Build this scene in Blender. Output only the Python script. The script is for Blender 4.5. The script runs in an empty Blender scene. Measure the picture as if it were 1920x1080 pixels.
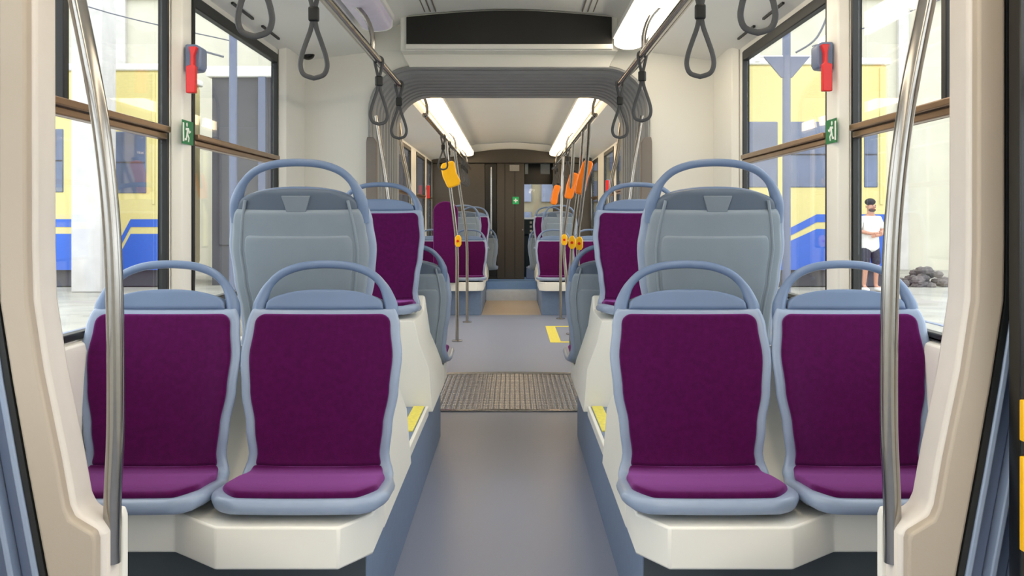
import bpy, math, random
from mathutils import Vector
random.seed(4)
S = bpy.context.scene
COL = S.collection
PI = math.pi
H0, F, CX = 1.15, 1700.0, 0.022          # eye height, focal length in px (1920 wide), camera x

# ------------------------------------------------------------------ camera
cam = bpy.data.cameras.new('camera')
cam.sensor_width = 36.0
cam.lens = 36.0 * F / 1920
cam.shift_x = -2 / 1920.0
cam.shift_y = (411 - 540) / 1920.0
cam.clip_start = 0.05
camo = bpy.data.objects.new('camera', cam)
camo.location = (CX, 0, H0)
camo.rotation_euler = (PI / 2, 0, 0)
COL.objects.link(camo)
S.camera = camo

# ------------------------------------------------------------------ world, exposure
w = bpy.data.worlds.new('world'); S.world = w; w.use_nodes = True
nt = w.node_tree; nt.nodes.clear()
bg = nt.nodes.new('ShaderNodeBackground'); wo = nt.nodes.new('ShaderNodeOutputWorld')
tc = nt.nodes.new('ShaderNodeTexCoord'); nz = nt.nodes.new('ShaderNodeTexNoise'); rp = nt.nodes.new('ShaderNodeValToRGB')
nz.inputs['Scale'].default_value = 2.0; nz.inputs['Detail'].default_value = 3
rp.color_ramp.elements[0].position = .35; rp.color_ramp.elements[0].color = (.88, .94, 1.0, 1)
rp.color_ramp.elements[1].position = .65; rp.color_ramp.elements[1].color = (1.0, .99, .95, 1)
nt.links.new(tc.outputs['Generated'], nz.inputs['Vector']); nt.links.new(nz.outputs['Fac'], rp.inputs['Fac'])
nt.links.new(rp.outputs['Color'], bg.inputs['Color']); nt.links.new(bg.outputs[0], wo.inputs[0])
WORLD = 2.5
bg.inputs['Strength'].default_value = WORLD
S.view_settings.view_transform = 'Standard'
S.view_settings.look = 'None'
S.view_settings.gamma = 1
S.view_settings.use_curve_mapping = False
S.view_settings.exposure = 0.36
S.cycles.use_denoising = True
S.cycles.max_bounces = 10
S.cycles.diffuse_bounces = 5
S.cycles.transparent_max_bounces = 24
S.cycles.sample_clamp_indirect = 6
LAMP = 6.0           # strength of the ceiling light strips

# ------------------------------------------------------------------ materials
def lin(c):
    return tuple(((v / 255) / 12.92 if v / 255 <= .04045 else ((v / 255 + .055) / 1.055) ** 2.4) for v in c) + (1,)
def mat(name, c, rough=.5, metal=0, var=.04, scale=20, bump=0, bscale=200, emit=None, estr=0, sheen=0, coat=0, spec=.5):
    m = bpy.data.materials.new(name); m.use_nodes = True
    n = m.node_tree.nodes; l = m.node_tree.links; b = n['Principled BSDF']
    c = lin(c)
    t = n.new('ShaderNodeTexCoord'); q = n.new('ShaderNodeTexNoise'); q.inputs['Scale'].default_value = scale; q.inputs['Detail'].default_value = 4
    r = n.new('ShaderNodeValToRGB')
    r.color_ramp.elements[0].position = .3; r.color_ramp.elements[1].position = .7
    r.color_ramp.elements[0].color = tuple(v * (1 - var) for v in c[:3]) + (1,)
    r.color_ramp.elements[1].color = tuple(min(1, v * (1 + var)) for v in c[:3]) + (1,)
    l.new(t.outputs['Object'], q.inputs['Vector']); l.new(q.outputs['Fac'], r.inputs['Fac']); l.new(r.outputs['Color'], b.inputs['Base Color'])
    b.inputs['Roughness'].default_value = rough; b.inputs['Metallic'].default_value = metal
    b.inputs['Specular IOR Level'].default_value = spec
    if sheen:
        b.inputs['Sheen Weight'].default_value = sheen; b.inputs['Sheen Roughness'].default_value = .4
        b.inputs['Sheen Tint'].default_value = (.72, .25, .85, 1)
    if coat: b.inputs['Coat Weight'].default_value = coat
    if bump:
        k = n.new('ShaderNodeTexNoise'); k.inputs['Scale'].default_value = bscale; k.inputs['Detail'].default_value = 3
        bu = n.new('ShaderNodeBump'); bu.inputs['Strength'].default_value = bump; bu.inputs['Distance'].default_value = .002
        l.new(t.outputs['Object'], k.inputs['Vector']); l.new(k.outputs['Fac'], bu.inputs['Height']); l.new(bu.outputs['Normal'], b.inputs['Normal'])
    if emit:
        b.inputs['Emission Color'].default_value = lin(emit); b.inputs['Emission Strength'].default_value = estr
    return m
M = {}
M['white'] = mat('white_panel', (236, 235, 228), .35, var=.015, scale=3)
M['shroud'] = mat('white_plastic', (238, 237, 230), .35, var=.015, scale=4)
M['ceil'] = mat('ceiling_white', (235, 236, 234), .45, var=.01, scale=3)
M['edge'] = mat('edge_cover', (222, 216, 210), .35, var=.02)  # partition's inner edge, lighter tone paints the light falling on it
M['lampwarm'] = mat('lamp_diffuser_warm', (255, 236, 200), .4, emit=(255, 224, 178), estr=LAMP * .9)
M['kick'] = mat('kick_plate', (70, 79, 86), .6)  # dark tone painting the shade under the front bench
M['beige'] = mat('pillar_cover', (180, 168, 153), .45, var=.02, scale=5, bump=.1)  # partition front, darker tone paints its shaded side
M['shell'] = mat('seat_shell', (142, 158, 184), .3, var=.02, coat=.1)
M['head'] = mat('head_panel', (106, 127, 160), .36, var=.02)
M['back'] = mat('back_cover', (133, 146, 158), .42, var=.02, bump=.15, bscale=500)
M['slate'] = mat('slate_plastic', (88, 102, 120), .42, var=.02)
M['emblem'] = mat('emblem_grey', (122, 134, 146), .4)
M['fabric'] = mat('purple_fabric', (76, 6, 68), .85, var=.14, scale=60, bump=.6, bscale=900, sheen=.8, spec=.12)
M['blue'] = mat('plinth_blue', (112, 132, 162), .5, var=.05, scale=30, bump=.1)
M['dark'] = mat('black_rubber', (22, 25, 27), .5)
M['black'] = mat('black_gloss', (14, 15, 15), .25, var=.1)
M['display'] = mat('display_dark', (20, 20, 18), .35, var=.03)
M['steel'] = mat('brushed_steel', (160, 157, 153), .18, metal=1, var=.03, scale=80)
M['bronze'] = mat('bronze_bar', (150, 122, 96), .3, metal=.75, var=.04)
M['strap'] = mat('grey_strap', (66, 68, 72), .5, var=.05)
M['bellow'] = mat('bellows_grey', (166, 168, 170), .55, var=.05, scale=12)
M['brown'] = mat('bulkhead_brown', (66, 60, 52), .4, var=.05)
M['yellow'] = mat('yellow_plastic', (250, 190, 10), .35, emit=None)
M['orange'] = mat('orange_plastic', (252, 132, 12), .35)
M['red'] = mat('red_plastic', (214, 28, 26), .35)
M['navy'] = mat('navy_plastic', (60, 72, 100), .4)
M['holder'] = mat('holder_grey', (112, 126, 156), .4)
M['green'] = mat('sign_green', (24, 120, 70), .5)
M['greenb'] = mat('cross_green', (30, 175, 100), .5)
M['signw'] = mat('sign_white', (240, 244, 240), .5)
M['strip'] = mat('yellow_strip', (236, 222, 92), .5, var=.1, scale=60)
M['lamp'] = mat('lamp_diffuser', (255, 240, 214), .4, emit=(255, 238, 212), estr=LAMP)
M['lampoff'] = mat('lamp_cover_lavender', (222, 216, 240), .35)
M['tan'] = mat('tan_floor', (188, 172, 152), .4, var=.03)  # floor tone with the brown cab wall's reflection painted in
M['stepblue'] = mat('step_blue', (126, 164, 216), .4)
M['steplight'] = mat('step_light', (205, 218, 236), .4)
M['leaf'] = mat('door_leaf', (104, 118, 146), .35, var=.03, coat=.2)
M['taupe'] = mat('taupe_plastic', (128, 120, 114), .5)
# floor with a fine speckle
M['floor'] = mat('grey_vinyl', (143, 151, 172), .33, var=.06, scale=350, bump=.12, bscale=600)
# exterior
M['ycar'] = mat('tram_yellow', (218, 204, 138), .4, var=.03)
M['bcar'] = mat('tram_blue', (48, 98, 200), .4, var=.04)
M['wall'] = mat('cream_wall', (206, 203, 188), .9, var=.06, scale=1.2)
M['pillar'] = mat('pale_pillar', (204, 202, 200), .9, var=.08, scale=3)
M['depot'] = mat('depot_grey', (74, 74, 82), .8, var=.1, scale=2)
M['pale'] = mat('pale_trim', (236, 236, 232), .7)
M['polec'] = mat('pole_blue', (98, 108, 136), .5)
M['rubble'] = mat('rubble', (110, 104, 104), .9, var=.3, scale=20)
M['skin'] = mat('skin', (196, 146, 122), .6); M['shirt'] = mat('white_shirt', (240, 240, 236), .8, var=.05, scale=12)
M['shorts'] = mat('dark_shorts', (58, 60, 74), .85, var=.3, scale=30); M['hair'] = mat('dark_hair', (38, 30, 30), .8)
M['wire'] = mat('wire', (92, 96, 108), .6)
def glassmat(name, tint, refl):
    m = bpy.data.materials.new(name); m.use_nodes = True; n = m.node_tree.nodes; l = m.node_tree.links; n.clear()
    o = n.new('ShaderNodeOutputMaterial'); mx = n.new('ShaderNodeMixShader'); t = n.new('ShaderNodeBsdfTransparent'); g = n.new('ShaderNodeBsdfGlossy')
    t.inputs['Color'].default_value = tint; g.inputs['Roughness'].default_value = .02
    lw = n.new('ShaderNodeLayerWeight'); lw.inputs['Blend'].default_value = .5
    pw = n.new('ShaderNodeMath'); pw.operation = 'POWER'; pw.inputs[1].default_value = 4
    ml = n.new('ShaderNodeMath'); ml.operation = 'MULTIPLY_ADD'; ml.inputs[1].default_value = .5; ml.inputs[2].default_value = refl
    l.new(lw.outputs['Facing'], pw.inputs[0]); l.new(pw.outputs[0], ml.inputs[0]); l.new(ml.outputs[0], mx.inputs[0])
    l.new(t.outputs[0], mx.inputs[1]); l.new(g.outputs[0], mx.inputs[2]); l.new(mx.outputs[0], o.inputs[0])
    return m
M['glass'] = glassmat('window_glass', (.97, .985, .985, 1), .03)
M['tglass'] = mat('tinted_tram_glass', (88, 100, 130), .1, var=.2, scale=1.5, spec=.8)
# raised tread plate: bump of small lozenges
def platemat():
    m = mat('tread_plate', (150, 153, 162), .22, metal=.95, var=.05)
    n = m.node_tree.nodes; l = m.node_tree.links; b = n['Principled BSDF']
    t = n.new('ShaderNodeTexCoord'); mp = n.new('ShaderNodeMapping'); mp.inputs['Scale'].default_value = (1, 1.0, 1)
    v = n.new('ShaderNodeTexVoronoi'); v.inputs['Scale'].default_value = 30; v.inputs['Randomness'].default_value = .05
    bu = n.new('ShaderNodeBump'); bu.inputs['Strength'].default_value = .9; bu.inputs['Distance'].default_value = .012; bu.invert = True
    l.new(t.outputs['Object'], mp.inputs[0]); l.new(mp.outputs[0], v.inputs['Vector']); l.new(v.outputs['Distance'], bu.inputs['Height']); l.new(bu.outputs[0], b.inputs['Normal'])
    return m
M['plate'] = platemat()
def groundmat():
    m = mat('pale_ground', (158, 156, 148), .9, var=.18, scale=1.5)
    return m
M['ground'] = groundmat()

# ------------------------------------------------------------------ mesh building
class MB:
    def __init__(s): s.v = []; s.f = []
    def add(s, v, f):
        k = len(s.v); s.v += [tuple(p) for p in v]; s.f += [tuple(i + k for i in q) for q in f]; return s
    def box(s, x0, x1, y0, y1, z0, z1):
        x0, x1 = min(x0, x1), max(x0, x1); y0, y1 = min(y0, y1), max(y0, y1); z0, z1 = min(z0, z1), max(z0, z1)
        v = [(x, y, z) for z in (z0, z1) for y in (y0, y1) for x in (x0, x1)]
        return s.add(v, [(0, 2, 3, 1), (4, 5, 7, 6), (0, 1, 5, 4), (2, 6, 7, 3), (0, 4, 6, 2), (1, 3, 7, 5)])
    def prism(s, pts, axis, a, b, warp=None):
        """polygon pts extruded on an axis from a to b. axis x: pts=(y,z); y: pts=(x,z); z: pts=(x,y)"""
        def P(p, t):
            q = {'x': (t, p[0], p[1]), 'y': (p[0], t, p[1]), 'z': (p[0], p[1], t)}[axis]
            return warp(q) if warp else q
        n = len(pts)
        v = [P(p, a) for p in pts] + [P(p, b) for p in pts]
        f = [tuple(range(n))[::-1], tuple(range(n, 2 * n))] + [(i, (i + 1) % n, n + (i + 1) % n, n + i) for i in range(n)]
        return s.add(v, f)
    def tube(s, path, r, n=12, closed=False, flat=None, cap=True):
        P = [Vector(p) for p in path]; N = len(P); rings = []
        up = Vector((0, 0, 1)); prev = None
        for i in range(N):
            if closed: t = P[(i + 1) % N] - P[i - 1]
            else: t = P[min(i + 1, N - 1)] - P[max(i - 1, 0)]
            t.normalize()
            if prev is None:
                a = Vector((0, 1, 0)) if abs(t.y) < .9 else Vector((1, 0, 0))
            else: a = prev
            a = (a - t * a.dot(t)).normalized(); b = t.cross(a); prev = a
            ri = r[i] if isinstance(r, (list, tuple)) else r
            ra, rb = (ri * flat, ri) if flat else (ri, ri)
            rings.append([P[i] + a * math.cos(2 * PI * k / n) * ra + b * math.sin(2 * PI * k / n) * rb for k in range(n)])
        v = [p for q in rings for p in q]; f = []
        for i in range(N if closed else N - 1):
            j = (i + 1) % N
            f += [(i * n + k, i * n + (k + 1) % n, j * n + (k + 1) % n, j * n + k) for k in range(n)]
        if not closed and cap: f += [tuple(range(n))[::-1], tuple(range((N - 1) * n, N * n))]
        return s.add(v, f)
    def cyl(s, p, q, r, n=16): return s.tube([p, q], r, n)
    def ball(s, c, rx, ry, rz, n=16, m=10):
        v = []; f = []
        for i in range(m + 1):
            a = PI * i / m
            for k in range(n):
                v.append((c[0] + rx * math.sin(a) * math.cos(2 * PI * k / n), c[1] + ry * math.sin(a) * math.sin(2 * PI * k / n), c[2] + rz * math.cos(a)))
        for i in range(m):
            f += [(i * n + k, (i + 1) * n + k, (i + 1) * n + (k + 1) % n, i * n + (k + 1) % n) for k in range(n)]
        return s.add(v, f)
    def build(s, name, m, parent=None, smooth=40, bevel=0, seg=2):
        me = bpy.data.meshes.new(name); me.from_pydata(s.v, [], s.f)
        me.validate()
        import bmesh
        b = bmesh.new(); b.from_mesh(me); bmesh.ops.remove_doubles(b, verts=b.verts, dist=1e-6); bmesh.ops.recalc_face_normals(b, faces=b.faces); b.to_mesh(me); b.free()
        me.materials.append(M[m] if isinstance(m, str) else m)
        for p in me.polygons: p.use_smooth = True
        me.set_sharp_from_angle(angle=math.radians(smooth))
        o = bpy.data.objects.new(name, me); COL.objects.link(o)
        if parent: o.parent = parent
        if bevel:
            k = o.modifiers.new('bevel', 'BEVEL'); k.width = bevel; k.segments = seg; k.limit_method = 'ANGLE'; k.angle_limit = math.radians(35); k.harden_normals = False
        return o
def tag(o, label=None, cat=None, group=None, kind=None):
    if label: o['label'] = label
    if cat: o['category'] = cat
    if group: o['group'] = group
    if kind: o['kind'] = kind
    return o
def thing(name, label, cat, loc=(0, 0, 0), rz=0, group=None):
    o = bpy.data.objects.new(name, None); COL.objects.link(o); o.location = loc; o.rotation_euler = (0, 0, rz); o.empty_display_size = .1
    return tag(o, label, cat, group)
def struct(o): o['kind'] = 'structure'; return o
def kids(o): return [c for c in list(COL.objects) if c.parent == o]
def dup(src, loc, rz=0, label=None, group=None):
    def rec(o, par):
        c = o.copy(); COL.objects.link(c); c.parent = par
        for ch in kids(o): rec(ch, c)
        return c
    r = rec(src, None); r.location = loc; r.rotation_euler = (0, 0, rz)
    if label: r['label'] = label
    if group: r['group'] = group
    return r
def smoothpath(pts, n=8):
    out = []; P = [Vector(p) for p in pts]
    for i in range(len(P) - 1):
        a = P[max(i - 1, 0)]; b = P[i]; c = P[i + 1]; d = P[min(i + 2, len(P) - 1)]
        for k in range(n):
            t = k / n
            out.append(.5 * ((2 * b) + (c - a) * t + (2 * a - 5 * b + 4 * c - d) * t * t + (3 * b - a - 3 * c + d) * t ** 3))
    out.append(P[-1]); return out

# ------------------------------------------------------------------ setting: floor, walls, ceiling
YN, YG0, YG1, YB = -2.6, 5.13, 6.2, 13.6       # near end, gangway, cab bulkhead
W = 1.2
struct(MB().box(-W - .06, W + .06, YN, 5.42, -.12, 0).build('floor', 'floor'))
struct(MB().box(-W - .06, W + .06, 6.72, 10.9, -.12, 0).build('floor', 'floor'))
struct(MB().box(-.36, .36, 10.9, 12.82, -.12, 0).build('floor', 'tan'))  # aisle floor before the cab, reflection put into its colour
struct(MB().box(-W - .06, W + .06, 5.42, 6.72, -.12, -.004).build('floor', 'dark'))
# tread plate with bowed far edge
pl = [(-.80, 5.44), (.80, 5.44)] + [(.80 - 1.6 * k / 16, 6.62 + .10 * math.sin(PI * k / 16)) for k in range(17)]
tp = thing('tread_plate', 'textured steel tread plate set in the floor of the gangway', 'floor plate')
MB().prism(pl, 'z', -.003, .006).build('plate', 'plate', tp)
MB().box(-.8, .8, 5.41, 5.445, 0, .01).build('edge_trim', 'steel', tp, bevel=.002)
e = MB(); e.tube([(.80 - 1.6 * k / 16, 6.63 + .10 * math.sin(PI * k / 16), .004) for k in range(17)], .014, 8)
e.build('edge_trim', 'steel', tp)
# steps before the cab
struct(MB().box(-.36, .36, 12.82, 13.1, -.02, .14).build('trim_1', 'steplight', bevel=.004))
struct(MB().box(-.36, .36, 13.1, 15.6, -.02, .25).build('trim_2', 'stepblue', bevel=.004))
struct(MB().box(-W, W, 13.12, 15.6, -.1, .248).build('floor', 'floor'))

# ceiling: cross-section extruded
cs = [(1.24, 2.02), (1.17, 2.045), (.80, 2.095), (.765, 2.12), (.765, 2.21), (.56, 2.27), (.54, 2.275)]
cs += [(.54 - 1.08 * k / 12, 2.275 + .035 * math.sin(PI * k / 12)) for k in range(1, 12)]
cs += [(-x, z) for x, z in reversed(cs[:7])]
def ceil(y0, y1):
    top = [(x, z + .05) for x, z in reversed(cs)]
    m = MB(); n = len(cs); v = [(x, y0, z) for x, z in cs] + [(x, y1, z) for x, z in cs] + [(x, y0, z + .05) for x, z in cs] + [(x, y1, z + .05) for x, z in cs]
    f = []
    for i in range(n - 1):
        f += [(i, i + 1, n + i + 1, n + i), (2 * n + i, 3 * n + i, 3 * n + i + 1, 2 * n + i + 1), (i, 2 * n + i, 2 * n + i + 1, i + 1), (n + i, n + i + 1, 3 * n + i + 1, 3 * n + i)]
    f += [(0, n, 3 * n, 2 * n), (n - 1, 3 * n - 1, 4 * n - 1, 2 * n - 1)]
    m.add(v, f)
    return struct(m.build('ceiling', 'ceil', smooth=25))
ceil(YN, YG0 + .02); ceil(YG1 - .02, YB + 1.9)
# thin ceiling seams and slots
g = MB()
for x in (-.46, -.43, -.40, .40, .43, .46): g.box(x - .003, x + .003, YN, 4.95, 2.282, 2.30)
struct(g.build('trim_3', 'taupe'))
for i, sx in enumerate((-1, 1)):
    g = MB()
    for y0, y1 in ((1.2, 2.4), (2.6, 3.5), (3.75, 4.05), (4.2, 4.5)):
        g.box(sx * 1.135, sx * 1.145, y0, y1, 2.040, 2.052)
    struct(g.build('trim_%d' % (4 + i), 'dark'))

WIN = {-1: [(-2.3, -.6), (-.45, 1.70), (1.98, 3.21), (3.45, 4.70), (6.9, 8.5), (8.75, 10.82), (11.45, 12.52), (12.85, 13.5)],
       1: [(-2.3, -.6), (-.45, 1.70), (1.98, 3.15), (3.38, 4.64), (6.9, 8.5), (8.75, 10.3), (10.62, 11.72), (12.6, 13.5)]}
SILL, WTOP, TRZ = .815, 2.005, 1.452
def side_wall(sx, name):
    m = MB(); X0, X1 = sx * (W + .002), sx * (W + .027)
    for a, b in ((YN, YG0 + .06), (YG1 - .06, YB + 1.9)):
        m.box(X0, X1, a, b, 0, SILL); m.box(X0, X1, a, b, WTOP, 2.12)
        ws = [q for q in WIN[sx] if a < q[0] < b]
        y = a
        for q0, q1 in ws:
            m.box(X0, X1, y, q0, SILL, WTOP); y = q1
        m.box(X0, X1, y, b, SILL, WTOP)
    o = struct(m.build(name, 'white'))
    return o
side_wall(-1, 'wall_left'); side_wall(1, 'wall_right')
struct(MB().box(-W, W, YN - .1, YN, 0, 2.35).build('wall_back', 'white'))
# posts standing proud of the wall between the windows, and inner wall lining
for i, sx in enumerate((-1, 1)):
    m = MB()
    for a, b in ((3.235, 3.325) if sx < 0 else (3.17, 3.285), (4.72, YG0)):
        m.prism([(sx * 1.2, a), (sx * 1.165, a + .02), (sx * 1.155, a + .06), (sx * 1.155, b - .005 if b < 5 else b), (sx * 1.165, b if b < 5 else b), (sx * 1.2, b + .10 if b < 5 else b)], 'z', SILL - .02, 2.05)
    m.prism([(sx * 1.2, SILL - .006), (sx * 1.18, SILL - .012), (sx * 1.172, .78), (sx * 1.172, .405), (sx * 1.2, .405)], 'y', 1.90, YG0)
    struct(m.build('trim_%d' % (6 + i), 'white', bevel=.006))
wn = 0
for sx in (-1, 1):
    side = 'left' if sx < 0 else 'right'
    for q0, q1 in WIN[sx]:
        wn += 1
        xa, xb = sx * (W - .006), sx * (W + .026)
        fw = .022
        f = MB(); f.box(xa, xb, q0, q0 + fw, SILL, WTOP); f.box(xa, xb, q1 - fw, q1, SILL, WTOP)
        f.box(xa, xb, q0 + fw, q1 - fw, SILL, SILL + .018); f.box(xa, xb, q0 + fw, q1 - fw, WTOP - .045, WTOP)
        fo = struct(f.build('window_%d' % wn, 'dark', bevel=.004))
        t = MB(); t.box(sx * (W - .02), sx * (W + .026), q0 + fw, q1 - fw, TRZ + .002, TRZ + .024)
        t.build('transom', 'bronze', fo, bevel=.004)
        t = MB(); t.box(sx * (W - .008), sx * (W + .026), q0 + fw, q1 - fw, TRZ - .022, TRZ)
        t.build('lower_rail', 'bronze', fo, bevel=.004)
        MB().box(sx * (W + .012), sx * (W + .018), q0 + fw, q1 - fw, SILL + .018, TRZ - .022).build('lower_pane', 'glass', fo)
        MB().box(sx * (W + .012), sx * (W + .018), q0 + fw, q1 - fw, TRZ + .024, WTOP - .045).build('upper_pane', 'glass', fo)
        if 1.9 < q0 < 2.1:
            MB().box(sx * (W - .004), sx * (W + .026), 2.46, 2.49, TRZ + .02, WTOP - .04).build('mullion', 'dark', fo, bevel=.004)

# gangway walls with the rounded opening
def gpath(hw, top, r, n=10):
    p = [(-hw, 0), (-hw, .9), (-hw, top - r)]
    p += [(-hw + r - r * math.cos(PI / 2 * k / n), top - r + r * math.sin(PI / 2 * k / n)) for k in range(1, n + 1)]
    p += [(-.2, top), (0, top)]
    return p + [(-x, z) for x, z in reversed(p[:-1])]
gp = gpath(.78, 2.0, .24)
def gwall(y0, y1, name):
    out = []
    for x, z in gp:
        if abs(x) >= .70: out.append(((1.19 if x > 0 else -1.19), z if z < 1.8 else min(2.15, z * 1.05)))
        else:
            xx = x * 1.19 / .68 if abs(x) < .68 else math.copysign(1.19, x)
            out.append((xx, 2.10))
    n = len(gp); v = [(x, y0, z) for x, z in gp] + [(x, y0, z) for x, z in out] + [(x, y1, z) for x, z in gp] + [(x, y1, z) for x, z in out]
    f = []
    for i in range(n - 1):
        f += [(i, i + 1, n + i + 1, n + i), (2 * n + i, 3 * n + i, 3 * n + i + 1, 2 * n + i + 1), (i, 2 * n + i, 2 * n + i + 1, i + 1)]
    m = MB().add(v, f)
    m.box(-.80, .80, y0 + .001, y1 - .001, 2.101, 2.31)
    return struct(m.build(name, 'white', smooth=25))
gwall(YG0, YG0 + .08, 'wall_front'); gwall(YG1 - .08, YG1, 'wall_front')
# bellows
b = MB(); rings = []
ys = [YG0 - .03, YG0 - .03, YG0 + .0]; offs = [-.0, .035, .045]
prof = [(YG0 - .025, .014), (YG0 - .035, 0), (YG0 + .015, -.004)]
for k in range(9):
    y = YG0 + .03 + k * .112; o_ = -.004 - min(k, 5) * .0025
    v_ = .022 if .09 < y - YG0 < .95 else .004
    prof += [(y, o_ + v_), (y + .02, o_ + v_), (y + .035, o_ - .002), (y + .085, o_ - .004)]
prof += [(YG1 + .03, -.018), (YG1 + .03, .02)]
cen = (0, 1.0)
verts = []
for y, off in prof:
    for (x, z) in gpath(.78 + off, 2.0 + off, .24 + off): verts.append((x, y, z))
n = len(gp); fs = []
for j in range(len(prof) - 1):
    fs += [(j * n + i, j * n + i + 1, (j + 1) * n + i + 1, (j + 1) * n + i) for i in range(n - 1)]
b.add(verts, fs); bo = b.build('gangway_bellows', 'bellow', smooth=20)
tag(bo, 'grey pleated rubber bellows lining the gangway arch between the two tram sections', 'bellows')
k = bo.modifiers.new('solid', 'SOLIDIFY'); k.thickness = .006
for sx, s in ((-1, 'left'), (1, 'right')):
    c = MB().prism([(sx * .74, 1.58), (sx * .76, 1.61), (sx * .795, 1.61), (sx * .80, 1.58), (sx * .80, .7), (sx * .74, .7)], 'y', YG0 - .06, YG0 - .002).build('gangway_side_cover', 'taupe', bevel=.004)
    tag(c, 'narrow taupe cover strip on the %s foot of the gangway arch' % s, 'cover strip')

# sliding display header over the gangway
dp = thing('destination_display', 'wide black display panel with arched top above the gangway', 'display', (0, 0, 0))
arch = lambda hw, z, r, n=14: [(hw - 2 * hw * k / n, z + r * math.sin(PI * k / n)) for k in range(n + 1)]
MB().prism([(-.60, 2.078), (.60, 2.078)] + arch(.60, 2.27, .035), 'y', 5.0, YG0).build('housing', 'white', dp, bevel=.006)
MB().prism([(-.565, 2.113), (.565, 2.113)] + arch(.565, 2.262, .036), 'y', 4.985, 5.02).build('screen', 'display', dp, bevel=.002)
MB().box(-.57, .57, 4.97, 5.01, 2.083, 2.112).build('ledge', 'white', dp, bevel=.006)
g = MB(); g.prism([(-.60, 2.079), (.60, 2.079), (.56, 2.0), (-.56, 2.0)], 'y', YG0 - .03, YG0 + .01)
g.build('fascia', 'white', dp, bevel=.004)

# ------------------------------------------------------------------ seats
PR = smoothpath([(0.012, .032, 0), (.08, .040, 0), (.18, .032, 0), (.255, .024, 0), (.308, .036, 0), (.336, .085, 0), (.350, .175, 0), (.364, .30, 0), (.382, .405, 0), (.397, .475, 0), (.409, .55, 0), (.419, .62, 0)], 10)
PR = [(p[0], p[1]) for p in PR]
AL = [0]
for a, b_ in zip(PR, PR[1:]): AL.append(AL[-1] + math.dist(a, b_))
LT = AL[-1]
def prof_at(s):
    s = max(0, min(LT - 1e-6, s))
    for i in range(len(AL) - 1):
        if AL[i + 1] >= s: break
    t = (s - AL[i]) / (AL[i + 1] - AL[i]); a, c = PR[i], PR[i + 1]
    p = (a[0] + (c[0] - a[0]) * t, a[1] + (c[1] - a[1]) * t)
    i0, i1 = max(i - 2, 0), min(i + 3, len(PR) - 1)
    d = (PR[i1][0] - PR[i0][0], PR[i1][1] - PR[i0][1]); L = math.hypot(*d)
    return p, (-d[1] / L, d[0] / L)           # normal: up on the pan, forward on the back
def s_of_z(z):
    for i in range(len(PR) - 1, 0, -1):
        if PR[i][1] <= z: return AL[i]
    return 0
WK = [(0, .188), (.03, .212), (.08, .225), (.20, .223), (.29, .208), (.36, .195), (.44, .203), (.54, .219), (.63, .2265), (.71, .218), (.78, .203), (.95, .195)]
def wid(s):
    for (a, wa), (b, wb) in zip(WK, WK[1:]):
        if s <= b:
            t = (s - a) / (b - a); t = t * t * (3 - 2 * t); return wa + (wb - wa) * t
    return WK[-1][1]
def curl(s):
    t = max(0, min(1, (s - .26) / .15)); t2 = max(0, min(1, (s - .58) / .2)); return .004 + .034 * t - .016 * t2
def sheet(s0, s1, dW, off, th, N=34, rx=(.03, .03), rs=(.03, .03), M_=14, wf=wid, cf=curl, uc=None):
    rings = []; v = []; f = []
    for i in range(N + 1):
        t = i / N; t = .5 - .5 * math.cos(PI * t) if i else 0
        s = s0 + (s1 - s0) * t
        Wd = wf(s) - dW; h = th(s) if callable(th) else th
        for e, dd in ((0, s - s0), (1, s1 - s)):
            if dd < rs[e]:
                q = (rs[e] - dd) / rs[e]; Wd -= rx[e] * (1 - math.sqrt(max(0, 1 - q * q)))
            if dd < h / 2:
                q = (h / 2 - dd) / (h / 2); h = max(.002, h * math.sqrt(max(0, 1 - q * q)))
        p, nn = prof_at(s); r = min(h / 2, Wd * .9); off_ = off(s) if callable(off) else off
        loop = []
        for k in range(M_ + 1): loop.append(((-1 + 2 * k / M_) * (Wd - r), h / 2))
        for k in range(1, 6): a = PI / 2 - PI * k / 6; loop.append((Wd - r + r * math.cos(a), h / 2 * math.sin(a)))
        for k in range(M_ + 1): loop.append(((1 - 2 * k / M_) * (Wd - r), -h / 2))
        for k in range(1, 6): a = -PI / 2 - PI * k / 6; loop.append((-(Wd - r) + r * math.cos(a), h / 2 * math.sin(a)))
        W0 = wf(s)
        for x, e in loop:
            c = off_ + e + cf(s) * abs(x / W0) ** 2.6
            v.append((x, p[0] + nn[0] * c, p[1] + nn[1] * c))
        rings.append(len(loop))
    L = rings[0]
    for i in range(N):
        f += [(i * L + k, i * L + (k + 1) % L, (i + 1) * L + (k + 1) % L, (i + 1) * L + k) for k in range(L)]
    f += [tuple(range(L))[::-1], tuple(range(N * L, (N + 1) * L))]
    return MB().add(v, f)
S_TOP = s_of_z(.478)
S_HEAD = s_of_z(.546)
S_CR = s_of_z(.055)
def tri(a, b, c): return lambda s: a
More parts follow.
